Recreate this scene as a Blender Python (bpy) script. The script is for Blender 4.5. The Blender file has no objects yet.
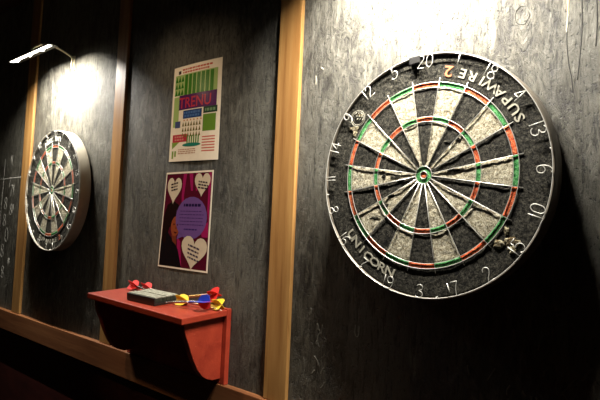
import bpy, bmesh, math, random
from mathutils import Vector, Matrix, noise
random.seed(7)
PI = math.pi
C = bpy.context.scene.collection
HZ = 1.73                     # height of the bullseye above the floor; scene is laid out around it
WALL = 0.045                  # face of the wall; the dartboard faces are at y = 0

# ------------------------------------------------------------------ materials
class NT:
    def __init__(s, name):
        s.m = bpy.data.materials.new(name); s.m.use_nodes = True
        s.t = s.m.node_tree; s.n = s.t.nodes; s.l = s.t.links
        s.b = s.n['Principled BSDF']
        s.tc = s.n.new('ShaderNodeTexCoord')
    def link(s, a, b): s.l.new(a, b)
    def mapping(s, scale=(1, 1, 1), rot=(0, 0, 0)):
        m = s.n.new('ShaderNodeMapping'); m.inputs['Scale'].default_value = scale
        m.inputs['Rotation'].default_value = rot
        s.link(s.tc.outputs['Object'], m.inputs['Vector']); return m.outputs['Vector']
    def noise(s, scale, vec=None, detail=6, rough=.6, dist=0):
        n = s.n.new('ShaderNodeTexNoise'); n.inputs['Scale'].default_value = scale
        n.inputs['Detail'].default_value = detail; n.inputs['Roughness'].default_value = rough
        n.inputs['Distortion'].default_value = dist
        s.link(vec if vec else s.tc.outputs['Object'], n.inputs['Vector']); return n.outputs['Fac']
    def voro(s, scale, vec=None, feature='F1'):
        n = s.n.new('ShaderNodeTexVoronoi'); n.feature = feature; n.inputs['Scale'].default_value = scale
        s.link(vec if vec else s.tc.outputs['Object'], n.inputs['Vector']); return n.outputs['Distance']
    def ramp(s, fac, stops, interp='LINEAR'):
        r = s.n.new('ShaderNodeValToRGB'); r.color_ramp.interpolation = interp
        e = r.color_ramp.elements
        while len(e) < len(stops): e.new(.5)
        for k, (p, c) in enumerate(stops):
            e[k].position = p
            if not hasattr(c, '__len__'): c = (c, c, c)
            e[k].color = (*c, 1)
        s.link(fac, r.inputs['Fac']); return r.outputs['Color']
    def mix(s, fac, a, b, mode='MIX'):
        x = s.n.new('ShaderNodeMix'); x.data_type = 'RGBA'; x.blend_type = mode
        for sock, v in ((x.inputs[0], fac), (x.inputs[6], a), (x.inputs[7], b)):
            if hasattr(v, 'links'): s.link(v, sock)
            elif hasattr(v, '__len__'): sock.default_value = (*v, 1)
            else: sock.default_value = v if sock is x.inputs[0] else (v, v, v, 1)
        return x.outputs[2]
    def math(s, op, a, b=0):
        x = s.n.new('ShaderNodeMath'); x.operation = op
        for sock, v in ((x.inputs[0], a), (x.inputs[1], b)):
            if hasattr(v, 'links'): s.link(v, sock)
            else: sock.default_value = v
        return x.outputs[0]
    def set(s, **k):
        names = dict(col='Base Color', rough='Roughness', metal='Metallic', spec='Specular IOR Level', coat='Coat Weight', coatr='Coat Roughness')
        for a, v in k.items():
            sock = s.b.inputs[names[a]]
            if hasattr(v, 'links'): s.link(v, sock)
            elif hasattr(v, '__len__'): sock.default_value = (*v, 1)
            else: sock.default_value = v
        return s
    def bump(s, h, strength=.5, dist=.002, prev=None):
        b = s.n.new('ShaderNodeBump'); b.inputs['Strength'].default_value = strength
        b.inputs['Distance'].default_value = dist; s.link(h, b.inputs['Height'])
        if prev: s.link(prev, b.inputs['Normal'])
        s.link(b.outputs['Normal'], s.b.inputs['Normal']); return b.outputs['Normal']

def plain(name, col, rough=.5, metal=0, spec=.5):
    m = NT(name); n = m.noise(60, detail=3)
    dark = tuple(c * .82 for c in col)
    m.set(col=m.mix(n, dark, col), rough=rough, metal=metal, spec=spec)
    return m.m

def sisal(name, col, dark, fleck, spot=.36, bs=1.0):
    m = NT(name)
    fib = m.noise(150, detail=10, rough=.82, dist=.5)
    fine = m.noise(420, detail=4, rough=.75)
    big = m.noise(34, detail=5, rough=.65, dist=1.0)
    pit = m.voro(95)
    c = m.ramp(fib, [(.39, dark), (.48, col), (.60, fleck)])
    c = m.mix(m.ramp(big, [(spot - .05, 1), (spot + .02, 0)]), c, dark)
    c = m.mix(m.ramp(fine, [(.40, 1), (.47, 0)]), c, tuple(x * .45 for x in dark))
    c = m.mix(m.ramp(fine, [(.58, 0), (.66, .6)]), c, fleck)
    m.set(col=c, rough=.92, spec=.12)
    h = m.math('ADD', m.math('MULTIPLY', fib, 1.4), m.math('MULTIPLY', fine, .5))
    h = m.math('ADD', h, m.math('MULTIPLY', pit, .5))
    m.bump(h, bs, .011)
    return m.m

def wall_paint():
    m = NT('charcoal_painted_plywood')
    grain = m.noise(120, m.mapping((1, 1, .14)), 9, .82)
    mid = m.noise(36, m.mapping((1, 1, .36)), 9, .78, 1.2)
    big = m.noise(5.5, m.mapping((1, 1, .55)), 7, .66, .6)
    pit = m.noise(230, m.mapping((1, 1, .6)), 3, .6)
    c = m.ramp(mid, [(.36, (.012, .010, .007)), (.48, (.042, .038, .028)), (.58, (.088, .082, .063)), (.67, (.14, .132, .104))])
    c = m.mix(m.ramp(big, [(.44, 0), (.60, .7)]), c, (.122, .116, .092))
    c = m.mix(m.ramp(grain, [(.40, .85), (.48, 0)]), c, (.008, .007, .005))
    c = m.mix(m.ramp(pit, [(.33, .9), (.39, 0)]), c, (.010, .009, .007))
    sc = m.noise(48, m.mapping((1, 1, .14)), 6, .75, 1.4)
    c = m.mix(m.ramp(sc, [(.60, 0), (.68, .5)]), c, (.24, .235, .20))
    m.set(col=c, rough=m.ramp(mid, [(.3, .62), (.7, .40)]), spec=.32)
    h = m.math('ADD', m.math('MULTIPLY', grain, .9), m.math('MULTIPLY', mid, 1.3))
    h = m.math('ADD', h, m.math('MULTIPLY', m.ramp(pit, [(.32, 0), (.40, 1)]), .6))
    m.bump(h, .85, .006)
    return m.m

def wood(name, c0, c1, c2, vec_scale, rough=.45, bs=.25):
    m = NT(name); v = m.mapping(vec_scale)
    g = m.noise(60, v, 8, .65, .5); g2 = m.noise(9, v, 5, .6, .4)
    c = m.ramp(g, [(.3, c0), (.5, c1), (.72, c2)])
    c = m.mix(m.ramp(g2, [(.42, .55), (.56, 0)]), c, c0)
    m.set(col=c, rough=rough); m.bump(g, bs, .002)
    return m.m

def red_paint(name, col, dark, chip):
    m = NT(name)
    n = m.noise(14, m.mapping((.4, 1, 1)), 6, .65); f = m.noise(160, m.mapping((.3, 1, 1)), 6, .7)
    c = m.ramp(n, [(.3, dark), (.6, col)])
    c = m.mix(m.ramp(f, [(.66, 0), (.74, .6)]), c, chip)
    m.set(col=c, rough=.42); m.bump(f, .2, .002)
    return m.m

def emit(name, col, s):
    m = NT(name); m.set(col=(.9, .9, .88))
    m.b.inputs['Emission Color'].default_value = (*col, 1); m.b.inputs['Emission Strength'].default_value = s
    return m.m

M = dict(
    wall=wall_paint(),
    dado=red_paint('dark_red_dado_paint', (.055, .010, .007), (.025, .005, .004), (.16, .10, .07)),
    batten=wood('varnished_pine', (.20, .085, .022), (.38, .20, .060), (.50, .29, .10), (1, 1, .05)),
    rail=wood('rail_pine', (.13, .045, .016), (.24, .095, .035), (.34, .16, .06), (.05, 1, 1)),
    topwood=wood('dark_stained_wood', (.04, .016, .008), (.08, .03, .014), (.13, .05, .025), (.05, 1, 1)),
    ceiling=plain('dark_ceiling', (.04, .025, .02), .9),
    floor=wood('dark_floorboards', (.02, .012, .008), (.05, .03, .02), (.09, .05, .03), (.1, 1, 1)),
    black=sisal('black_sisal', (.026, .024, .018), (.005, .005, .004), (.12, .11, .082), .38),
    cream=sisal('cream_sisal', (.54, .48, .33), (.20, .155, .085), (.84, .79, .63), .30),
    red=sisal('red_sisal', (.56, .085, .022), (.20, .02, .01), (.72, .26, .12), .28, .5),
    green=sisal('green_sisal', (.045, .235, .06), (.012, .07, .02), (.17, .42, .17), .28, .5),
    band=plain('painted_metal_band', (.17, .145, .11), .38, .15), band2=plain('pale_metal_band', (.40, .36, .28), .38, .15),
    back=plain('chipboard_back', (.05, .035, .02), .9),
    wire=plain('bright_wire', (.62, .60, .54), .35, .6),
    numwire=plain('white_enamelled_wire', (.62, .60, .54), .35, .3),
    clip=plain('black_clip', (.012, .011, .010), .4),
    ink=plain('pale_print', (.33, .31, .24), .9),
    orange=plain('orange_print', (.42, .12, .045), .9),
    patch=sisal('bare_fibre', (.34, .29, .17), (.14, .10, .05), (.70, .64, .45), .45),
    gouge=plain('bare_wood_gouge', (.62, .36, .12), .6),
    chalk=plain('chalk', (.42, .41, .36), .95),
    scuff=plain('scuffed_paint', (.16, .15, .12), .8), brightink=plain('bright_pale_print', (.75, .73, .64), .8),
    crack=plain('crack_shadowed_wood', (.012, .010, .008), .9),
    shelf=red_paint('red_gloss_paint', (.38, .046, .020), (.24, .022, .011), (.75, .32, .2)),
    paper=plain('poster_paper', (.92, .82, .66), .2),
    lampmetal=plain('dull_brass', (.60, .52, .36), .4, .4),
    housing=plain('dark_lamp_housing', (.03, .028, .025), .5, .3),
    led=emit('lit_led', (1, .95, .82), 40), diffuser=emit('lit_diffuser', (1, .93, .78), 12),
    steel=plain('dart_steel', (.55, .54, .52), .25, .95),
    brass=plain('dart_brass', (.62, .42, .16), .3, .9),
    f_yellow=plain('yellow_flight', (.85, .60, .04), .6, 0, .2), f_red=plain('red_flight', (.70, .03, .025), .6, 0, .2),
    f_blue=plain('blue_flight', (.03, .07, .55), .6, 0, .2),
    s_blue=plain('blue_shaft', (.04, .05, .35), .35), s_pink=plain('pale_shaft', (.75, .45, .35), .4), s_black=plain('black_shaft', (.02, .02, .02), .4),
    eraser=plain('black_eraser_back', (.014, .014, .013), .45), felt=sisal('grey_felt', (.10, .105, .085), (.04, .045, .03), (.22, .22, .18), .2, .4),
    dustyfelt=None,
)
def felt_dusty():
    m = NT('chalk_dusted_felt'); n = m.noise(120, detail=6)
    geo = m.n.new('ShaderNodeSeparateXYZ'); m.link(m.tc.outputs['Object'], geo.inputs[0])
    up = m.ramp(m.math('MULTIPLY', geo.outputs['Z'], 40), [(.72, 0), (.84, 1)])     # chalk dust sits on the wiping face
    c = m.mix(up, m.ramp(n, [(.3, (.018, .020, .014)), (.7, (.05, .054, .038))]), m.ramp(n, [(.3, (.20, .205, .16)), (.7, (.50, .50, .41))]))
    m.set(col=c, rough=.95, spec=.1); m.bump(n, .4, .002); return m.m
M['dustyfelt'] = felt_dusty()
_flat = {}
def ink(rgb, rough=.2):
    k = (rgb, rough)
    if k not in _flat: _flat[k] = plain('print_%d' % len(_flat), tuple(x for x in rgb), rough)
    return _flat[k]

# ------------------------------------------------------------------ mesh helpers
def obj(name, bm, mats, parent=None, smooth=False, loc=None):
    me = bpy.data.meshes.new(name)
    bm.normal_update(); bm.to_mesh(me); bm.free()
    for m in (mats if isinstance(mats, (list, tuple)) else [mats]): me.materials.append(m)
    if smooth:
        for p in me.polygons: p.use_smooth = True
    o = bpy.data.objects.new(name, me); C.objects.link(o)
    if parent: o.parent = parent
    if loc: o.location = loc
    return o
def box(bm, x0, x1, y0, y1, z0, z1, bevel=0, mi=0, M4=None):
    vs = [bm.verts.new((x, y, z)) for x in (x0, x1) for y in (y0, y1) for z in (z0, z1)]
    fs = [bm.faces.new([vs[i] for i in q]) for q in ((0, 1, 3, 2), (4, 6, 7, 5), (0, 4, 5, 1), (2, 3, 7, 6), (0, 2, 6, 4), (1, 5, 7, 3))]
    for f in fs: f.material_index = mi
    if bevel:
        es = list({e for f in fs for e in f.edges})
        r = bmesh.ops.bevel(bm, geom=es, offset=bevel, segments=2, affect='EDGES', profile=.6)
        vs = list({v for v in r['verts']} | {v for v in vs if v.is_valid})
    if M4:
        for v in vs: v.co = M4 @ v.co
    return vs
def smooth_path(pts, n=6, closed=False):
    P = [Vector(p) for p in pts]; out = []; N = len(P)
    rng = range(N) if closed else range(N - 1)
    for i in rng:
        if closed: a, b, c, d = P[i - 1], P[i], P[(i + 1) % N], P[(i + 2) % N]
        else: a, b, c, d = P[max(i - 1, 0)], P[i], P[i + 1], P[min(i + 2, N - 1)]
        for k in range(n):
            t = k / n
            out.append(.5 * ((2 * b) + (c - a) * t + (2 * a - 5 * b + 4 * c - d) * t * t + (3 * b - a - 3 * c + d) * t ** 3))
    if not closed: out.append(P[-1])
    return out
def tube(bm, pts, r, sides=6, closed=False, flat=1.0):
    P = [Vector(p) for p in pts]; N = len(P); rings = []
    for i in range(N):
        if closed: d = P[(i + 1) % N] - P[i - 1]
        else: d = P[min(i + 1, N - 1)] - P[max(i - 1, 0)]
        if d.length < 1e-9: d = Vector((1, 0, 0))
        d.normalize()
        up = Vector((0, 1, 0)) if abs(d.y) < .9 else Vector((0, 0, 1))
        a = d.cross(up).normalized(); b = a.cross(d).normalized()
        rr = r[i] if hasattr(r, '__len__') else r
        rings.append([bm.verts.new(P[i] + a * rr * math.cos(2 * PI * k / sides) + b * rr * flat * math.sin(2 * PI * k / sides)) for k in range(sides)])
    for i in range(N if closed else N - 1):
        A, B = rings[i], rings[(i + 1) % N]
        for k in range(sides): bm.faces.new((A[k], A[(k + 1) % sides], B[(k + 1) % sides], B[k]))
    if not closed:
        bm.faces.new(rings[0][::-1]); bm.faces.new(rings[-1])
def lathe(bm, prof, sides=24, axis='y', close=False):
    # prof: list of (along, radius)
    rings = []
    for h, r in prof:
        ring = []
        for k in range(sides):
            a = 2 * PI * k / sides; c, s = r * math.cos(a), r * math.sin(a)
            ring.append(bm.verts.new((c, h, s) if axis == 'y' else (h, c, s) if axis == 'x' else (c, s, h)))
        rings.append(ring)
    n = len(rings)
    for i in range(n if close else n - 1):
        A, B = rings[i], rings[(i + 1) % n]
        for k in range(sides): bm.faces.new((A[k], B[k], B[(k + 1) % sides], A[(k + 1) % sides]))
    if not close:
        bm.faces.new(rings[0]); bm.faces.new(rings[-1][::-1])
    bmesh.ops.recalc_face_normals(bm, faces=bm.faces)
def prism(bm, poly, f0, f1):
    A = [bm.verts.new(f0(*p)) for p in poly]; B = [bm.verts.new(f1(*p)) for p in poly]
    n = len(poly); bm.faces.new(A); bm.faces.new(B[::-1])
    for i in range(n): bm.faces.new((A[i], B[i], B[(i + 1) % n], A[(i + 1) % n]))
    bmesh.ops.recalc_face_normals(bm, faces=bm.faces)
def empty(name, loc=(0, 0, 0)):
    o = bpy.data.objects.new(name, None); o.empty_display_size = .05; C.objects.link(o); o.location = loc; return o
def tag(o, label=None, cat=None, group=None, kind=None):
    for k, v in (('label', label), ('category', cat), ('group', group), ('kind', kind)):
        if v: o[k] = v
    return o
def struct(name, bm, m, **k):
    o = obj(name, bm, m, **k); o['kind'] = 'structure'; return o

# ------------------------------------------------------------------ the room
X0, X1, FL, CE = -4.2, 2.4, -HZ, .935
RT, RB = -.509, -.588          # top and bottom of the wooden rail
bm = bmesh.new()
box(bm, X0, X1, WALL, WALL + .12, RT - .03, CE + .05, mi=0); box(bm, X0, X1, WALL, WALL + .12, FL - .05, RT - .03, mi=1)
wall = struct('wall_back', bm, [M['wall'], M['dado']])
bm = bmesh.new(); box(bm, X0, X1, -3.6, WALL + .12, FL - .1, FL); struct('floor', bm, M['floor'])
bm = bmesh.new(); box(bm, X0, X1, -3.6, WALL + .12, CE, CE + .1); struct('ceiling', bm, M['ceiling'])
def batten(name, x0, x1, y=.035):
    bm = bmesh.new(); box(bm, x0, x1, y, WALL + .002, RT + .0005, .868, .0022); return struct(name, bm, M['batten'], smooth=False)
batten('trim_1', -1.915, -1.838); batten('trim_2', -1.181, -1.117); batten('trim_3', -.4185, -.348)
bm = bmesh.new(); box(bm, X0, X1, .027, WALL + .002, RB, RT, .002); struct('trim_4', bm, M['rail'])
bm = bmesh.new(); box(bm, X0, X1, .020, WALL + .002, .870, CE, .003); struct('trim_5', bm, M['topwood'])
bm = bmesh.new(); box(bm, X0, X1, .030, WALL + .002, FL, FL + .12, .003); struct('baseboard_back', bm, M['topwood'])

# marks of wear on the painted wall
def wall_mark(name, paths, r, m, flat=.5, y=WALL, sm=True, closed=False):
    bm = bmesh.new()
    for p in paths:
        q = [(a, y, b) for a, b in p]
        tube(bm, smooth_path(q, 5, closed) if sm else q, r, 6, closed, flat)
    return obj(name, bm, m, wall, True)
wall_mark('bare_wood_gouge', [[(.2275, .300), (.2282, .285), (.2276, .270), (.2282, .262)]], .0013, M['gouge'])
wall_mark('pale_scratch', [[(.2280, .262), (.2268, .245), (.226, .232)], [(-.305, .245), (-.304, .235), (-.3045, .224)], [(-.29, .262), (-.283, .256)]], .0013, M['ink'])
wall_mark('surface_crack', [[(.228, .262), (.2265, .22), (.230, .18), (.2345, .155), (.237, .13)], [(.2475, .31), (.249, .24), (.2465, .19), (.243, .15)], [(.269, .30), (.2705, .24), (.269, .20)],
                            [(-.765, -.18), (-.764, -.20), (-.7655, -.222)]], .0009, M['crack'])
ck = []
for i in range(16):
    a = 2 * PI * i / 16; rr = 1 + random.uniform(-.06, .06)
    ck.append((.1543 + .0125 * math.cos(a) * rr, .2782 + .0165 * math.sin(a) * rr))
wall_mark('filled_knot_rim', [ck], .0011, M['wall'], .9, closed=True)
wall_mark('wall_nick', [[(-.170, -.302), (-.1705, -.318), (-.166, -.326), (-.161, -.320), (-.1605, -.304)]], .0009, M['chalk'])

DIG = {  # wire strokes in a box 0.6 wide, 1 high
 '0': [[(.3, 1), (.08, .82), (.04, .5), (.08, .18), (.3, 0), (.52, .18), (.56, .5), (.52, .82), 'c']],
 '1': [[(.3, 0), (.3, 1)]],
 '2': [[(.05, .78), (.15, .96), (.35, 1), (.54, .82), (.46, .55), (.2, .25), (.05, 0)], [(.05, 0), (.6, 0)]],
 '3': [[(.06, .9), (.3, 1), (.52, .85), (.48, .62), (.26, .52), (.5, .42), (.57, .2), (.38, 0), (.1, .04), (.03, .16)]],
 '4': [[(.42, 0), (.42, 1)], [(.42, 1), (.02, .32)], [(.02, .32), (.6, .32)]],
 '5': [[(.52, 1), (.12, 1)], [(.12, 1), (.09, .56)], [(.09, .56), (.3, .63), (.52, .5), (.55, .22), (.36, 0), (.1, .03), (.03, .14)]],
 '6': [[(.5, .95), (.3, 1), (.1, .78), (.04, .4), (.12, .08), (.34, 0), (.54, .14), (.54, .4), (.34, .54), (.12, .44), (.05, .3)]],
 '7': [[(.04, 1), (.56, 1)], [(.56, 1), (.32, .5), (.22, 0)]],
 '8': [[(.3, .53), (.1, .68), (.1, .9), (.3, 1), (.5, .9), (.5, .68), (.3, .53), (.07, .36), (.06, .12), (.3, 0), (.54, .12), (.53, .36), 'c']],
 '9': [[(.1, .05), (.3, 0), (.5, .22), (.56, .6), (.48, .92), (.26, 1), (.06, .86), (.06, .6), (.26, .46), (.48, .56), (.55, .7)]],
}
def digit_paths(txt, h, gap=.16):
    W = [(.6 if ch != '1' else .12) for ch in txt]; tot = sum(W) + gap * (len(txt) - 1); x = -tot / 2; out = []
    for ch, w in zip(txt, W):
        for s in DIG[ch]:
            closed = s[-1] == 'c'; s = s[:-1] if closed else s
            off = -.24 if ch == '1' else 0
            pts = [((x + px + off) * h, py * h) for px, py in s]
            out.append((pts if len(pts) == 2 else smooth_path([(a, b, 0) for a, b in pts], 5, closed), closed))
        x += w + gap
    return [([(p[0], p[1]) for p in pts], c) for pts, c in out]

# faded chalk tally on the left panel
bm = bmesh.new()
def chalk_txt(t, cx, z, h):
    for pts, c in digit_paths(t, h):
        tube(bm, [(cx + a, WALL, z + b) for a, b in pts], .0016, 5, c, .25)
for t, x, z, h in (('11', -2.055, .115, .05), ('7', -2.06, .02, .045), ('71', -2.03, -.02, .05), ('8', -2.09, -.075, .05), ('81', -2.02, -.10, .045), ('8', -2.09, -.15, .05), ('0', -2.055, -.22, .06),
                   ('8', -2.09, -.29, .055), ('11', -2.01, -.33, .04), ('8', -2.07, -.38, .05)): chalk_txt(t, x, z, h)
tube(bm, [(-2.3, WALL, .062), (-2.15, WALL, .06), (-1.93, WALL, .064)], .0014, 5, False, .25)
tube(bm, [(-2.13, WALL, .15), (-2.14, WALL, -.1), (-2.128, WALL, -.40)], .0012, 5, False, .25)
obj('chalk_score', bm, M['chalk'], wall, True)
# scuffed paint low on the wall, beneath the boards
bm = bmesh.new()
for i in range(110):
    cx, cz = random.choice(((random.gauss(-1.25, .05), random.gauss(-.41, .05)), (random.gauss(-1.66, .07), random.gauss(-.40, .05)), (random.gauss(.20, .04), random.gauss(-.36, .04)), (random.gauss(-.27, .04), random.gauss(-.40, .07))))
    if cz < -.485 or cz > -.26 or -1.19 < cx < -1.08 or -.53 < cx < -.335: continue
    a = random.uniform(-.9, .9); L = random.uniform(.008, .03)
    tube(bm, smooth_path([(cx, WALL, cz), (cx + L * .5 * math.sin(a) + random.uniform(-.003, .003), WALL, cz + L * .5), (cx + L * math.sin(a), WALL, cz + L)], 3), random.uniform(.0008, .0022), 5, False, .2)
obj('paint_scuffs', bm, M['scuff'], wall, True)

# ------------------------------------------------------------------ dartboards
def wobble(x, z, seed, amp):
    v = Vector((x, z, seed))
    d = noise.noise(v * 130) * .5 + noise.noise(v * 330) * .35
    b = noise.noise(v * 45)
    return -amp * d - amp * .8 * b
def sector(bm, r0, r1, a0, a1, nr, na, depth=.0022, amp=.0007, seed=0, y=0, closed=False):
    # a: clockwise angle from the top, radians; faces -y
    G = []
    cols = na if closed else na + 1
    for i in range(nr + 1):
        r = r0 + (r1 - r0) * i / nr; row = []
        for j in range(cols):
            a = a0 + (a1 - a0) * j / na; x, z = r * math.sin(a), r * math.cos(a)
            row.append(bm.verts.new((x, y + wobble(x, z, seed, amp), z)))
        G.append(row)
    for i in range(nr):
        for j in range(na):
            k = (j + 1) % cols if closed else j + 1
            bm.faces.new((G[i][j], G[i + 1][j], G[i + 1][k], G[i][k]))
    if closed: loops = [G[0], G[-1]]
    else: loops = [G[0] + [G[i][-1] for i in range(1, nr + 1)] + G[-1][-2::-1] + [G[i][0] for i in range(nr - 1, 0, -1)]]
    for L in loops:
        low = [bm.verts.new((v.co.x, y + depth, v.co.z)) for v in L]; n = len(L)
        for i in range(n): bm.faces.new((L[i], L[(i + 1) % n], low[(i + 1) % n], low[i]))
    bmesh.ops.recalc_face_normals(bm, faces=bm.faces)
def pol(r, a, y=0): return (r * math.sin(a), y, r * math.cos(a))
NUM = [20, 1, 18, 4, 13, 6, 10, 15, 2, 17, 3, 19, 7, 16, 8, 11, 14, 9, 12, 5]

def text_mesh(ch, size):
    cu = bpy.data.curves.new('t', 'FONT'); cu.body = ch; cu.size = size; cu.align_x = 'CENTER'; cu.extrude = .0004; cu.offset = size * .012; cu.resolution_u = 2
    o = bpy.data.objects.new('t', cu); C.objects.link(o); bpy.context.view_layer.update()
    me = bpy.data.meshes.new_from_object(o); bpy.data.objects.remove(o); bpy.data.curves.remove(cu); return me
def add_mesh(bm, me, f):
    base = len(bm.verts); vs = [bm.verts.new(f(v.co)) for v in me.vertices]
    for p in me.polygons:
        try: bm.faces.new([vs[i] for i in p.vertices])
        except ValueError: pass
    bpy.data.meshes.remove(me)
def lettering(bm, txt, centre, step, r, size, seedj=0):
    # reads counter-clockwise, letter tops towards the bull
    n = len(txt)
    for i, ch in enumerate(txt):
        if ch == ' ': continue
        a = centre - (i - (n - 1) / 2) * step + random.uniform(-.006, .006)
        rad = Vector((math.sin(a), 0, math.cos(a))); right = Vector((-math.cos(a), 0, math.sin(a)))
        rr = r + size * .36
        add_mesh(bm, text_mesh(ch, size), lambda c: rad * rr - rad * c.y + right * c.x * 1.25 + Vector((0, -.0006 - c.z, 0)))

def make_board():
    root = empty('dartboard')
    bm = bmesh.new()      # body: cylinder of packed fibre on chipboard
    lathe(bm, [(.0018, .2215), (.0345, .2215)], 96); obj('fibre_body', bm, M['back'], root)
    bm = bmesh.new()
    lathe(bm, [(-.0030, .2225), (-.0040, .2237), (-.0034, .2249), (-.002, .2256), (.034, .2256), (.0352, .2250), (.0352, .2216), (.001, .2216)], 128, close=True)
    obj('side_band', bm, M['band'], root, True)
    bm = bmesh.new(); lathe(bm, [(.0345, .045), (.0445, .045)], 32); obj('hanging_bracket', bm, M['clip'], root)
    bm = bmesh.new(); sector(bm, .1708, .2216, 0, 2 * PI, 14, 260, closed=True, amp=.0006); surround = obj('outer_surround', bm, M['black'], root, True)
    for i, nmb in enumerate(NUM):
        a0, a1 = math.radians(-9 + 18 * i), math.radians(9 + 18 * i)
        e = .004
        bm = bmesh.new()
        sector(bm, .0164, .0986, a0, a1, 34, 12, seed=i * 3.1, amp=.0009)
        sector(bm, .1076, .1612, a0 + e / 3, a1 - e / 3, 22, 18, seed=i * 3.1, amp=.0009)
        s = obj('segment', bm, M['black'] if i % 2 == 0 else M['cream'], root, True)
        s['label'] = 'black number segment' if i % 2 == 0 else 'cream number segment'
        for nm, ra, rb in (('treble_field', .0988, .1074), ('double_field', .1614, .1706)):
            bm = bmesh.new(); sector(bm, ra, rb, a0, a1, 4, 14, seed=i, amp=.0003, y=-.0003)
            q = obj(nm, bm, M['red'] if i % 2 == 0 else M['green'], s, True); q['label'] = ('red ' if i % 2 == 0 else 'green ') + nm.replace('_', ' ')
        bm = bmesh.new()
        a = a0
        tube(bm, [pol(.0158, a, -.0012), pol(.09, a, -.0016), pol(.1075, a, -.0018), pol(.15, a, -.0016), pol(.179, a, -.001)], .00062, 6)
        obj('radial_wire', bm, M['wire'], root, True)
    for r, y, w in ((.0068, -.0012, .0007), (.0162, -.0012, .0007), (.0986, -.0013, .0006), (.1076, -.0013, .0006), (.1613, -.0013, .0006), (.1708, -.0013, .0007)):
        bm = bmesh.new(); n = 40 if r < .02 else 160
        tube(bm, [pol(r, 2 * PI * k / n, y) for k in range(n)], w, 6, True); obj('ring_wire', bm, M['wire'], root, True)
    bm = bmesh.new(); sector(bm, .0066, .0162, 0, 2 * PI, 5, 40, closed=True, amp=.0003, y=-.0004); obj('outer_bull', bm, M['green'], root, True)
    bm = bmesh.new(); lathe(bm, [(-.0004, .0001), (-.0006, .004), (-.0004, .0066), (.002, .0066)], 24); obj('bullseye', bm, M['red'], root, True)
    # number ring: a wire hoop with bent wire numerals
    bm = bmesh.new(); n = 180
    tube(bm, [pol(.2228, 2 * PI * k / n, -.0062) for k in range(n)], .00075, 6, True)
    ring = obj('number_ring', bm, M['numwire'], root, True)
    for i, nmb in enumerate(NUM):
        a = math.radians(18 * i); out = i <= 5 or i >= 16      # tops outward on the upper half, feet outward below
        if i == 15: out = True
        rad = Vector((math.sin(a), 0, math.cos(a))); cw = Vector((math.cos(a), 0, -math.sin(a)))
        h = .0235; bm = bmesh.new()
        jr = random.uniform(-.10, .10)
        for pts, c in digit_paths(str(nmb), h):
            P = []
            for x, y in pts:
                x, y = x + jr * (y - h / 2), y
                P.append((rad * (.2222 - h + y) + cw * x if out else rad * (.2222 - y) - cw * x) + Vector((0, -.0062, 0)))
            tube(bm, P, .00072, 6, c)
        obj('numeral', bm, M['numwire'], ring, True)
    for k in range(8):     # little legs that clip the hoop to the board
        a = math.radians(22.5 + 45 * k - 31); bm = bmesh.new()
        tube(bm, [pol(.2228, a, -.0062), pol(.2205, a, -.0055), pol(.2195, a, .001)], .0009, 6); obj('ring_leg', bm, M['numwire'], ring, True)
    bm = bmesh.new()
    for v in box(bm, -.0125, .0095, -.0090, -.0002, .2095, .2245, .0015): v.co = Matrix.Rotation(math.radians(-5.2), 3, 'Y') @ v.co
    a = math.radians(-5.2)
    obj('ring_clip', bm, M['clip'], ring)
    return root
def copy_tree(o, parent=None):
    c = o.copy(); C.objects.link(c)
    if parent: c.parent = parent
    for ch in list(o.children): copy_tree(ch, c)
    return c
spin = math.radians(-.34)
board = make_board()
board2 = copy_tree(board)
for ch in board2.children:      # the far board has a paler band
    if ch.name.startswith('side_band'): ch.data = ch.data.copy(); ch.data.materials[0] = M['band2']
def blob(cx, cz, rx, rz, seed, n=26, y=-.0010, th=.0014, rough=.35):
    pts = []
    for k in range(n):
        a = 2 * PI * k / n; r = 1 + rough * noise.noise(Vector((math.cos(a) * 1.7, math.sin(a) * 1.7, seed))) * 2
        pts.append((cx + rx * r * math.cos(a), cz + rz * r * math.sin(a)))
    bm = bmesh.new()
    c0 = bm.verts.new((cx, y - .0004, cz)); R1 = [bm.verts.new((cx + (x - cx) * .55, y - .0004 + noise.noise(Vector((x * 200, z * 200, seed))) * .0014, cz + (z - cz) * .55)) for x, z in pts]
    R2 = [bm.verts.new((x, y, z)) for x, z in pts]; R3 = [bm.verts.new((x, y + th, z)) for x, z in pts]
    for k in range(n):
        l = (k + 1) % n
        bm.faces.new((c0, R1[k], R1[l])); bm.faces.new((R1[k], R2[k], R2[l], R1[l])); bm.faces.new((R2[k], R3[k], R3[l], R2[l]))
    bmesh.ops.recalc_face_normals(bm, faces=bm.faces); return bm
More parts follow.
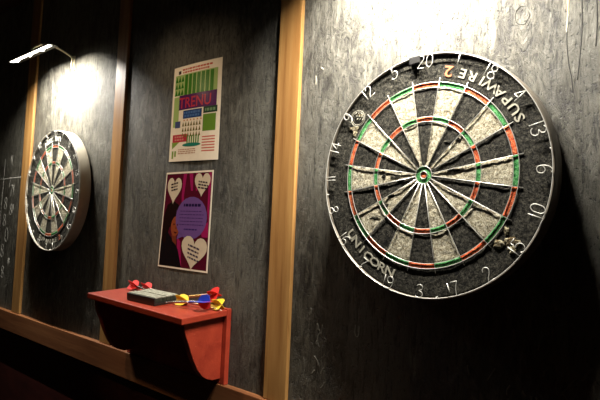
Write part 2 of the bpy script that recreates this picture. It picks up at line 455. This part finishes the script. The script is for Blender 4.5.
def prints(root, ca, cb, worn=True):
    bm = bmesh.new(); lettering(bm, 'UNICORN', ca, math.radians(5.6), .193, .024)
    obj('printed_lettering', bm, M['ink'] if worn else M['brightink'], root)
    bm = bmesh.new(); lettering(bm, 'SUPAWIRE', cb + math.radians(3.0), math.radians(5.9), .190, .023)
    obj('printed_lettering', bm, M['ink'], root)
    bm = bmesh.new(); lettering(bm, '2', cb - math.radians(5.9) * 4.45, .1, .190, .028)
    q = obj('printed_numeral', bm, M['orange'], root); q['label'] = 'orange printed number two'
    if worn:
        # round emblem at the nine, and bare patches
        a = math.radians(-51); c = Vector(pol(.193, a, -.0012)); bm = bmesh.new()
        tube(bm, [c + Vector((.0165 * math.cos(t), 0, .0165 * math.sin(t))) for t in [2 * PI * k / 28 for k in range(28)]], .0005, 5, True)
        tube(bm, [c + Vector((.0135 * math.cos(t), 0, .0135 * math.sin(t))) for t in [2 * PI * k / 28 for k in range(28)]], .0004, 5, True)
        for k in range(3):
            for j in range(3):
                d = c + Vector((-.007 + .006 * j + .002 * k, 0, .009 - .006 * k - .001 * j)); tube(bm, [d, d + Vector((.0035, 0, .0028))], .0009, 5)
        obj('round_emblem', bm, M['ink'], root, True)
        for (aa, r, rx, rz, sd) in ((-57.5, .188, .013, .0045, 1), (-60, .181, .0045, .008, 2), (-48.5, .192, .006, .003, 3),
                                    (126, .196, .012, .009, 4), (131, .184, .010, .007, 5), (128.5, .206, .007, .006, 6), (123, .180, .005, .006, 8)):
            x, _, z = pol(r, math.radians(aa))
            obj('bare_fibre_patch', blob(x, z, rx, rz, sd), M['patch'], root, True)
        for (aa, r, rx, rz, sd) in ((-92, .062, .010, .0035, 11), (-99, .050, .007, .003, 12), (-88.5, .085, .005, .004, 13), (84, .060, .012, .0025, 14), (-124, .1, .009, .004, 15), (-118, .078, .008, .005, 16), (-128, .13, .010, .003, 17), (40, .075, .009, .003, 18), (47, .088, .006, .002, 19)):
            x, _, z = pol(r, math.radians(aa)); q = obj('torn_hole', blob(x, z, rx, rz, sd, y=-.0004), M['black'], root, True)
prints(board, math.radians(217), math.radians(39.5))
prints(board2, math.radians(352), math.radians(178), False)
board.rotation_euler = (0, spin, 0); board2.rotation_euler = (0, math.radians(2), 0)
board.location = (0, 0, 0); board2.location = (-1.5276, 0, -.004)
tag(board, 'large worn cream and black dartboard with wire numbers in the foreground', 'dartboard', 'dartboards')
tag(board2, 'smaller looking distant dartboard at the far left under the lit lamp', 'dartboard', 'dartboards')

# ------------------------------------------------------------------ lamps above the boards
def make_lamp():
    r = empty('dartboard_lamp')
    bm = bmesh.new(); box(bm, -.009, .009, .0405, WALL, .457, .516, .0015); obj('wall_bracket', bm, M['lampmetal'], r)
    bm = bmesh.new()
    tube(bm, smooth_path([(0, .041, .462), (0, .036, .472), (0, .036, .50), (0, .030, .511), (-.004, -.02, .530), (-.01, -.06, .535), (-.02, -.095, .515), (-.024, -.108, .494)], 6), .0035, 8)
    obj('arm', bm, M['lampmetal'], r, True)
    T = Matrix.Translation((-.024, -.109, .484)) @ Matrix.Rotation(math.radians(2), 4, 'X')
    bm = bmesh.new()
    box(bm, -.17, .17, -.0085, .0085, .002, .008, .0015, M4=T); box(bm, -.17, .17, .008, .026, .0025, .0045, M4=T); box(bm, -.17, .17, -.0085, -.0075, .0, .003, M4=T); box(bm, -.17, .17, .0075, .0083, .001, .003, M4=T)
    obj('housing', bm, M['housing'], r)
    bm = bmesh.new(); box(bm, -.166, .166, -.0070, .0070, .0, .0025, .001, M4=T); obj('diffuser', bm, M['diffuser'], r)
    for k in (-1, 0, 1):
        bm = bmesh.new()
        lathe(bm, [(-.0075, .001), (-.0072, .003), (-.0055, .0055), (-.0018, .0066), (-.001, .0066)], 16, 'z')
        for v in bm.verts: v.co = T @ (v.co + Vector((k * .108, 0, 0)))
        obj('led', bm, M['led'], r, True)
    return r, T
lamp, LT = make_lamp()
lamp2 = copy_tree(lamp)
lamp2.location.x = -1.515
tag(lamp2, 'lit bar lamp on a bent arm above the left dartboard', 'lamp', 'bar lamps above the dartboards')
tag(lamp, 'lit bar lamp on a bent arm above the foreground dartboard', 'lamp', 'bar lamps above the dartboards')
def add_light(name, typ, loc, energy, col, **k):
    L = bpy.data.lights.new(name, typ); L.energy = energy; L.color = col
    for a, v in k.items(): setattr(L, a, v)
    o = bpy.data.objects.new(name, L); C.objects.link(o); o.location = loc; return o
P1, P2 = 6.6, 4.6
for base, pw in ((0, P1), (-1.515, P2)):
    for k in (-1, 0, 1):
        o = add_light('led_light', 'AREA', (0, 0, 0), pw, (1, .95, .86), shape='RECTANGLE', size=.07, size_y=.003, spread=math.radians(134))
        o.matrix_world = Matrix.Translation((base, 0, HZ)) @ LT @ Matrix.Translation((k * .108, .0105, .0002)) @ Matrix.Rotation(math.radians(30), 4, 'X'); o['done'] = 1

# unseen lamp added on the ceiling to fill the shadows, its place assumed
hang = empty('added_fill_lamp', (-2.35, -1.35, 0))
bm = bmesh.new(); lathe(bm, [(CE, .045), (.925, .045), (.915, .018), (.900, .016)], 24, 'z'); obj('ceiling_rose', bm, M['clip'], hang, True)
bm = bmesh.new(); lathe(bm, [(.905, .02), (.900, .05), (.880, .12), (.877, .12), (.896, .047), (.900, .014)], 24, 'z', close=True); obj('shade', bm, M['lampmetal'], hang, True)
bm = bmesh.new(); bmesh.ops.create_uvsphere(bm, u_segments=16, v_segments=10, radius=.03, matrix=Matrix.Translation((0, 0, .870))); obj('bulb', bm, emit('added_bulb_glow', (1, .75, .45), 6), hang, True)
tag(hang, 'added unseen ceiling lamp with a shallow metal shade, filling the shadows', 'lamp')
add_light('added_fill_light', 'POINT', (-2.35, -1.35, .825), .8, (1, .74, .48), shadow_soft_size=.04)
SP = Vector((-1.02, -.78, .845)); aim = Vector((-.765, .045, -.03)) - SP; q = aim.to_track_quat('-Z', 'Y')
spot = empty('added_poster_spotlight')  # out-of-view spotlight added to brighten the posters, position assumed
bm = bmesh.new(); lathe(bm, [(CE, .03), (.925, .03), (.922, .006), (.86, .006)], 20, 'z')
for v in bm.verts: v.co.x += SP.x; v.co.y += SP.y
obj('stem', bm, M['clip'], spot, True)
bm = bmesh.new(); lathe(bm, [(-.045, .028), (.03, .024), (.04, .014), (.036, .012), (.026, .021), (-.045, .026)], 24, 'z', close=True)
for v in bm.verts: v.co = SP + q @ v.co
obj('lamp_head', bm, M['clip'], spot, True)
bm = bmesh.new(); lathe(bm, [(-.030, .021), (-.026, .021)], 20, 'z')
for v in bm.verts: v.co = SP + q @ v.co
obj('lens', bm, emit('added_lens_glow', (1, .8, .55), 8), spot)
tag(spot, 'added unseen black ceiling spotlight that brightens the two posters', 'lamp')
o = add_light('added_poster_light', 'SPOT', SP + q @ Vector((0, 0, -.05)), 26, (1, .76, .52), spot_size=math.radians(52), spot_blend=.9, shadow_soft_size=.02)
o.rotation_euler = q.to_euler()

# ------------------------------------------------------------------ red shelf
SB = Vector((-.552, .0306, -.3208))                 # rear right corner of the board
SR = Matrix.Rotation(math.radians(1.34), 4, 'Y') @ Matrix.Rotation(math.radians(3.58), 4, 'X')
def shelf_pt(x, y, h=0):      # world (x, y) on the tilted top plus height h
    return Vector((x, y, SB.z + (y - SB.y) * .0625 + (SB.x - x) * .0234 + h))
shelf = empty('wall_shelf', (0, 0, 0))
XL = -1.003
bm = bmesh.new()
for v in box(bm, XL, -.552, -.1086, .0300, -.0150, 0, .002): v.co.z += shelf_pt(v.co.x, v.co.y).z
obj('shelf_board', bm, M['shelf'], shelf)
bm = bmesh.new(); box(bm, XL, -.552, .0305, WALL - .0003, -.5085, -.3185, .0015)
obj('back_plate', bm, M['shelf'], shelf)
prof = [(.030, -.345), (-.0915, -.345), (-.0895, -.360), (-.083, -.378), (-.0745, -.396), (-.066, -.418), (-.056, -.440), (-.043, -.463), (-.028, -.480), (-.013, -.489), (.004, -.4945), (.030, -.4945)]
for x in (-.575, XL + .020):
    bm = bmesh.new()
    pr = [(y, (shelf_pt(x, y).z - .0155) if z == -.345 else z) for y, z in prof]
    prism(bm, pr, lambda y, z: (x - .009, y, z), lambda y, z: (x + .009, y, z))
    bmesh.ops.bevel(bm, geom=list(bm.edges), offset=.0012, segments=1, affect='EDGES')
    obj('bracket', bm, M['shelf'], shelf)
tag(shelf, 'red painted wooden wall shelf with two curved brackets', 'shelf')

# board eraser lying felt side up
er = empty('board_eraser', shelf_pt(-.774, -.043, .0004))
er.rotation_euler = (math.radians(3.58), math.radians(1.34), math.radians(3.5))
bm = bmesh.new(); box(bm, -.060, .060, -.0385, .0385, 0, .008, .0015); box(bm, -.060, .060, -.0388, -.0350, .006, .0205, .001)
obj('backing', bm, M['eraser'], er)
for k in range(6):
    y0 = -.0345 + k * .0121
    bm = bmesh.new(); box(bm, -.0585, .0585, y0, y0 + .0114, .008, .0222 - (.0015 if k in (2,) else 0), .0015); obj('felt_strip', bm, M['dustyfelt'], er)
tag(er, 'black board eraser lying with its chalky felt strips up on the red shelf', 'eraser')

# darts
def make_dart(fins, shaftm, barrelm):
    r = empty('dart')             # along +x: point at x = 0, tail at x = .15
    bm = bmesh.new(); lathe(bm, [(0, .0002), (.003, .0010), (.030, .0011)], 8, 'x'); obj('point', bm, M['steel'], r, True)
    bm = bmesh.new(); pr = [(.028, .0016), (.031, .0028)]
    for k in range(9): pr += [(.034 + k * .005, .0036), (.0365 + k * .005, .0036), (.037 + k * .005, .0031), (.0385 + k * .005, .0031)]
    pr += [(.081, .003), (.083, .002)]
    lathe(bm, pr, 12, 'x'); obj('barrel', bm, barrelm, r, True)
    bm = bmesh.new(); lathe(bm, [(.082, .0020), (.085, .0030), (.092, .0028), (.100, .0024), (.120, .0024), (.124, .0030), (.127, .0014)], 10, 'x'); obj('shaft', bm, shaftm, r, True)
    for k in range(4):
        a = PI / 4 + k * PI / 2; bm = bmesh.new()
        poly = [(.112, .0010), (.122, .0130), (.128, .0168), (.144, .0185), (.152, .0145), (.153, .0010)]
        n = Vector((0, -math.sin(a), math.cos(a))) * .0004; u = Vector((0, math.cos(a), math.sin(a)))
        prism(bm, poly, lambda x, q: Vector((x, 0, 0)) + u * q + n, lambda x, q: Vector((x, 0, 0)) + u * q - n)
        q = obj('flight', bm, fins[k], r)
        q['label'] = {M['f_red']: 'red flight', M['f_blue']: 'blue flight', M['f_yellow']: 'yellow flight'}[fins[k]]
    return r
def place_dart(d, centre, ch, tip, th=.0042, roll=0):
    # centre of the flights (height ch above the shelf), and the direction in which the point lies
    c = shelf_pt(centre[0], centre[1], ch); D = (Vector(tip) - Vector(centre)).normalized() * .132
    a = shelf_pt(centre[0] + D.x, centre[1] + D.y, th)
    dirx = (c - a).normalized(); y = Vector((0, 0, 1)).cross(dirx).normalized(); z = dirx.cross(y)
    R = Matrix((dirx, y, z)).transposed().to_4x4() @ Matrix.Rotation(roll, 4, 'X')
    d.matrix_world = Matrix.Translation(a) @ R
R_, B_, Y_ = M['f_red'], M['f_blue'], M['f_yellow']
# fins k: 45, 135, 225, 315 degrees
d1 = make_dart([Y_, Y_, Y_, Y_], M['s_pink'], M['brass']); place_dart(d1, (-.676, -.016), .0132, (-.546, .004), .0042)
tag(d1, 'dart with yellow flights beside the eraser, its tip to the right', 'dart', 'darts on the shelf')
d2 = make_dart([B_, B_, R_, R_], M['s_blue'], M['steel']); place_dart(d2, (-.578, -.026), .0245, (-.706, -.052), .0085, PI / 4)
tag(d2, 'dart with blue and red flights at the front right of the shelf', 'dart', 'darts on the shelf')
d3 = make_dart([R_] * 4, M['s_pink'], M['brass']); place_dart(d3, (-.596, .019), .036, (-.72, .020), .0085, .35)
tag(d3, 'dart with red flights topmost and rearmost in the right hand pile', 'dart', 'darts on the shelf')
d4 = make_dart([Y_] * 4, M['s_black'], M['steel']); place_dart(d4, (-.574, .012), .0142, (-.70, .010), .0042)
tag(d4, 'dart with yellow flights at the right end of the red shelf', 'dart', 'darts on the shelf')
d5 = make_dart([R_] * 4, M['s_black'], M['steel']); place_dart(d5, (-.952, .010), .0145, (-.80, .008))
tag(d5, 'dart with red flights behind the left end of the eraser', 'dart', 'darts on the shelf')
d6 = make_dart([R_] * 4, M['s_pink'], M['steel']); place_dart(d6, (-.893, .016), .0145, (-.757, .018))
tag(d6, 'dart with paler red flights behind the middle of the eraser', 'dart', 'darts on the shelf')

# ------------------------------------------------------------------ posters
class Poster:
    def __init__(s, name, corners, paperm, bow=.0, ybase=None):
        s.c = [Vector((x, 0, z)) for x, z in corners]      # TL TR BR BL
        s.root = empty(name); s.bow = bow; s.k = 0; s.y0 = ybase or WALL - .0008
        bm = bmesh.new(); n = 16; A = []; B = []
        for i in range(n + 1):
            A.append([bm.verts.new(s.pt(i / n, j / 8, 0)) for j in range(9)])
            B.append([bm.verts.new(s.pt(i / n, j / 8, -.0006)) for j in range(9)])
        for i in range(n):
            for j in range(8):
                bm.faces.new((A[i][j], A[i][j + 1], A[i + 1][j + 1], A[i + 1][j])); bm.faces.new((B[i][j], B[i + 1][j], B[i + 1][j + 1], B[i][j + 1]))
        for i in range(n):
            bm.faces.new((A[i][0], A[i + 1][0], B[i + 1][0], B[i][0])); bm.faces.new((A[i][8], B[i][8], B[i + 1][8], A[i + 1][8]))
        for j in range(8):
            bm.faces.new((A[0][j], B[0][j], B[0][j + 1], A[0][j + 1])); bm.faces.new((A[n][j], A[n][j + 1], B[n][j + 1], B[n][j]))
        bmesh.ops.recalc_face_normals(bm, faces=bm.faces)
        obj('sheet', bm, paperm, s.root)
    def pt(s, u, v, out):
        t = s.c[0].lerp(s.c[1], u); b = s.c[3].lerp(s.c[2], u); p = t.lerp(b, v)
        p.y = s.y0 - s.bow * (1 - (2 * u - 1) ** 2) - out; return p
    def shapes(s, name, polys, col, layer=1, label=None):
        bm = bmesh.new(); o = .00012 * layer + .00004
        for poly in polys:
            # subdivide across u so that the ink follows the curve of the sheet
            f = bm.faces.new([bm.verts.new((u, v, 0)) for u, v in poly])
        for k in range(1, 16):
            bmesh.ops.bisect_plane(bm, geom=list(bm.verts) + list(bm.edges) + list(bm.faces), plane_co=(k / 16, 0, 0), plane_no=(1, 0, 0))
        for v in bm.verts: v.co = s.pt(v.co.x, v.co.y, o)
        bmesh.ops.recalc_face_normals(bm, faces=bm.faces)
        bm.normal_update()
        if bm.faces and sum(f.normal.y for f in bm.faces) > 0: bmesh.ops.reverse_faces(bm, faces=bm.faces)
        q = obj(name, bm, ink(col), s.root)
        if label: q['label'] = label
        return q
    def text(s, name, txt, u, v, h, col, layer=3, sx=1.0, lean=0):
        me = text_mesh(txt, 1.0); bm = bmesh.new(); o = .00012 * layer
        W = (s.c[1] - s.c[0]).length; H = (s.c[3] - s.c[0]).length
        def f(c):
            x, y = c.x * h * sx * H / W, c.y * h
            return s.pt(u + x * math.cos(lean) + y * math.sin(lean), v - y * math.cos(lean) + x * math.sin(lean) * W / H, o + (.00005 if c.z > 0 else 0))
        add_mesh(bm, me, f); return obj(name, bm, ink(col), s.root)
def rect(u0, v0, u1, v1): return [(u0, v0), (u1, v0), (u1, v1), (u0, v1)]
def lines(p, name, u0, u1, v0, v1, n, col, layer, th=.004, ang=0):
    polys = []
    for i in range(n):
        v = v0 + (v1 - v0) * (i + .5) / n; u = u0 + random.uniform(0, .02); e = u1 - random.uniform(0, .12) * (u1 - u0)
        while u < e - .01:
            w = random.uniform(.02, .06); polys.append([(a, b + (a - u0) * ang) for a, b in rect(u, v - th, min(u + w, e), v + th)]); u += w + .012
    p.shapes(name, polys, col, layer)

pa = Poster('event_poster', [(-.857, .3546), (-.638, .3510), (-.6366, .0690), (-.8605, .0735)], M['paper'], bow=.0035)
pa.shapes('triangle_pattern', [[(.05 + .068 * i, .235 + .07 * j), (.084 + .068 * i, .17 + .07 * j), (.116 + .068 * i, .235 + .07 * j)] for j in range(-1, 2) for i in range(3)], (.03, .17, .01), 2)
pa.shapes('green_stripe_block', [rect(.27 + .087 * i, .10, .335 + .087 * i, .31) for i in range(7)], (.04, .19, .01), 2)
pa.shapes('pale_green_field', [rect(.045, .32, .17, .64), rect(.045, .09, .93, .31)], (.36, .50, .16), 1)
pa.shapes('masthead_square', [rect(.11, .045, .17, .08)], (.05, .03, .02), 1)
lines(pa, 'masthead_line', .2, .84, .025, .085, 2, (.55, .10, .06), 1, .009, -.0)
pa.shapes('title_block', [rect(.16, .31, .93, .465)], (.085, .012, .10), 1)
pa.text('title_lettering', 'TRENU', .50, .445, .155, (.50, .03, .07), 2, 1.05)
pa.shapes('subtitle_block', [rect(.27, .475, .66, .56)], (.02, .06, .20), 1); lines(pa, 'subtitle_line', .29, .64, .485, .55, 2, (.07, .16, .40), 2, .012)
pa.shapes('date_block', [rect(.69, .465, .95, .53)], (.02, .05, .03), 1); lines(pa, 'date_line', .71, .93, .475, .52, 1, (.16, .28, .14), 2, .014)
pa.shapes('green_block', [rect(.69, .54, .93, .71)], (.13, .26, .03), 1)
pa.shapes('blue_square', [rect(.10, .58, .22, .65)], (.06, .08, .20), 2)
pa.shapes('bird_pattern', [[(.26 + .058 * i, .64 + .055 * j), (.285 + .058 * i, .59 + .055 * j), (.305 + .058 * i, .64 + .055 * j)] for j in range(3) for i in range(7)], (.16, .13, .02), 1)
pa.shapes('orange_crowns', [[(.28 + .07 * i, .585), (.30 + .07 * i, .565), (.32 + .07 * i, .585)] for i in range(6)], (.60, .22, .06), 1)
pa.shapes('green_stems', [rect(.38 + .045 * i, .74, .405 + .045 * i, .82) for i in range(6)], (.08, .26, .04), 1)
pa.shapes('red_block', [rect(.06, .72, .38, .80)], (.50, .04, .06), 1); lines(pa, 'red_block_line', .1, .35, .73, .79, 2, (.65, .25, .2), 2, .009)
pa.shapes('teal_brushmark', [[(.48 + .19 * math.cos(t), .835 + .02 * math.sin(t)) for t in [2 * PI * k / 20 for k in range(20)]]], (.02, .20, .14), 2)
pa.shapes('corner_pattern', [[(.05, .80), (.22, .80), (.06, .87)], rect(.06, .89, .10, .97), rect(.12, .89, .16, .95)], (.22, .34, .06), 1)
pa.shapes('red_rules', [rect(.69, .76 + .028 * i, .93, .772 + .028 * i) for i in range(6)], (.60, .14, .10), 1)
lines(pa, 'small_print', .2, .6, .87, .93, 3, (.45, .2, .12), 1, .005)
tag(pa.root, 'upper poster with green stripes, a purple title block and white border', 'poster')

pb = Poster('party_poster', [(-.8675, .0415), (-.6515, .0415), (-.6560, -.2378), (-.8860, -.2368)], M['paper'], bow=.001)
e = .022
pb.shapes('background', [rect(e, e * .8, 1 - e, 1 - e * .8)], (.085, .006, .018), 1)
pb.shapes('magenta_streaks', [[(.40, e), (.47, e), (.44, .25), (.50, .6), (.46, .6), (.39, .25)], [(.52, e), (.60, e), (.62, .2), (.58, .2)], [(.66, e), (.69, e), (.71, .2), (.68, .2)], [(.92, e), (.97, e), (.97, .55), (.93, .4)],
                              [(.36, .66), (.44, .72), (.50, .97), (.42, .97)], [(.82, .58), (.97, .50), (.97, .66), (.86, .66)]], (.33, .012, .09), 2)
pb.shapes('printed_portrait_clothing', [[(e, .70), (.14, .62), (.30, .72), (.40, .80), (.50, .98), (e, .98)]], (.008, .005, .006), 3)
pb.shapes('printed_portrait_hair', [[(.03, .72), (.04, .45), (.10, .34), (.22, .30), (.34, .34), (.41, .42), (.42, .50), (.30, .52), (.18, .58), (.12, .75)]], (.014, .005, .004), 3)
def ell(cu, cv, ru, rv, a=0, n=22): return [(cu + ru * math.cos(t) * math.cos(a) - rv * math.sin(t) * math.sin(a), cv + ru * math.cos(t) * math.sin(a) + rv * math.sin(t) * math.cos(a)) for t in [2 * PI * k / n for k in range(n)]]
pb.shapes('printed_portrait_face', [ell(.31, .565, .095, .105, .15)], (.28, .062, .022), 4)
pb.shapes('printed_portrait_neck', [[(.24, .64), (.34, .66), (.36, .76), (.27, .72)]], (.17, .035, .015), 4)
pb.shapes('printed_portrait_features', [ell(.28, .545, .018, .008), ell(.355, .55, .016, .008), [(.285, .62), (.35, .625), (.345, .64), (.30, .638)], [(.325, .56), (.34, .59), (.318, .592)]], (.07, .012, .008), 5)
def heart(cu, cv, w, h, a=0, n=30):
    pts = []
    for k in range(n):
        t = 2 * PI * k / n; x = 16 * math.sin(t) ** 3 / 17; y = -(13 * math.cos(t) - 5 * math.cos(2 * t) - 2 * math.cos(3 * t) - math.cos(4 * t)) / 15
        pts.append((cu + w * (x * math.cos(a) - y * math.sin(a)), cv + h * (y * math.cos(a) + x * math.sin(a))))
    return pts
HC = (.66, .55, .40)
pb.shapes('speech_bubble', [ell(.62, .475, .315, .215)] + [[(.40, .60), (.50, .66), (.36, .70)]], (.155, .075, .25), 5)
pb.shapes('paper_heart', [heart(.215, .175, .17, .145, .02)], HC, 4, 'cream printed heart'); pb.shapes('paper_heart', [heart(.80, .125, .165, .125, .03)], HC, 6, 'cream printed heart'); pb.shapes('paper_heart', [heart(.72, .80, .265, .175, .10)], HC, 7, 'cream printed heart')
lines(pb, 'bubble_heading', .45, .82, .32, .37, 1, (.02, .01, .05), 6, .014)
lines(pb, 'bubble_text', .38, .88, .39, .56, 5, (.05, .02, .10), 6, .0035)
lines(pb, 'bubble_footer', .48, .76, .57, .61, 1, (.04, .02, .12), 6, .007)
lines(pb, 'heart_text', .14, .30, .115, .21, 3, (.03, .02, .03), 7, .008, -.12)
lines(pb, 'heart_text', .71, .92, .09, .18, 3, (.03, .02, .03), 8, .008, .10)
lines(pb, 'heart_text', .60, .84, .72, .88, 4, (.06, .04, .07), 9, .009, .18)
tag(pb.root, 'lower dark magenta poster with cream hearts and a purple speech bubble', 'poster')

# ------------------------------------------------------------------ lift everything to its height above the floor
for o in C.objects:
    if o.parent is None and 'done' not in o: o.location.z += HZ
    elif 'done' in o: del o['done']

# ------------------------------------------------------------------ camera
cam = bpy.data.cameras.new('camera'); co = bpy.data.objects.new('camera', cam); C.objects.link(co)
cam.sensor_width = 36; cam.lens = 526.248 / 600 * 36; cam.clip_start = .02
rx, ry, rz = 1.62598520, -.0430877748, .714234766
co.matrix_world = Matrix.Translation((.460912548, -.871377389, -.108629551 + HZ)) @ Matrix.Rotation(rz, 4, 'Z') @ Matrix.Rotation(ry, 4, 'Y') @ Matrix.Rotation(rx, 4, 'X')
bpy.context.scene.camera = co

w = bpy.data.worlds.new('world'); bpy.context.scene.world = w; w.use_nodes = True
w.node_tree.nodes['Background'].inputs[0].default_value = (1, .62, .42, 1); w.node_tree.nodes['Background'].inputs[1].default_value = .002
vs = bpy.context.scene.view_settings
vs.view_transform = 'Standard'; vs.look = 'None'; vs.gamma = 1; vs.exposure = 0; vs.use_curve_mapping = False
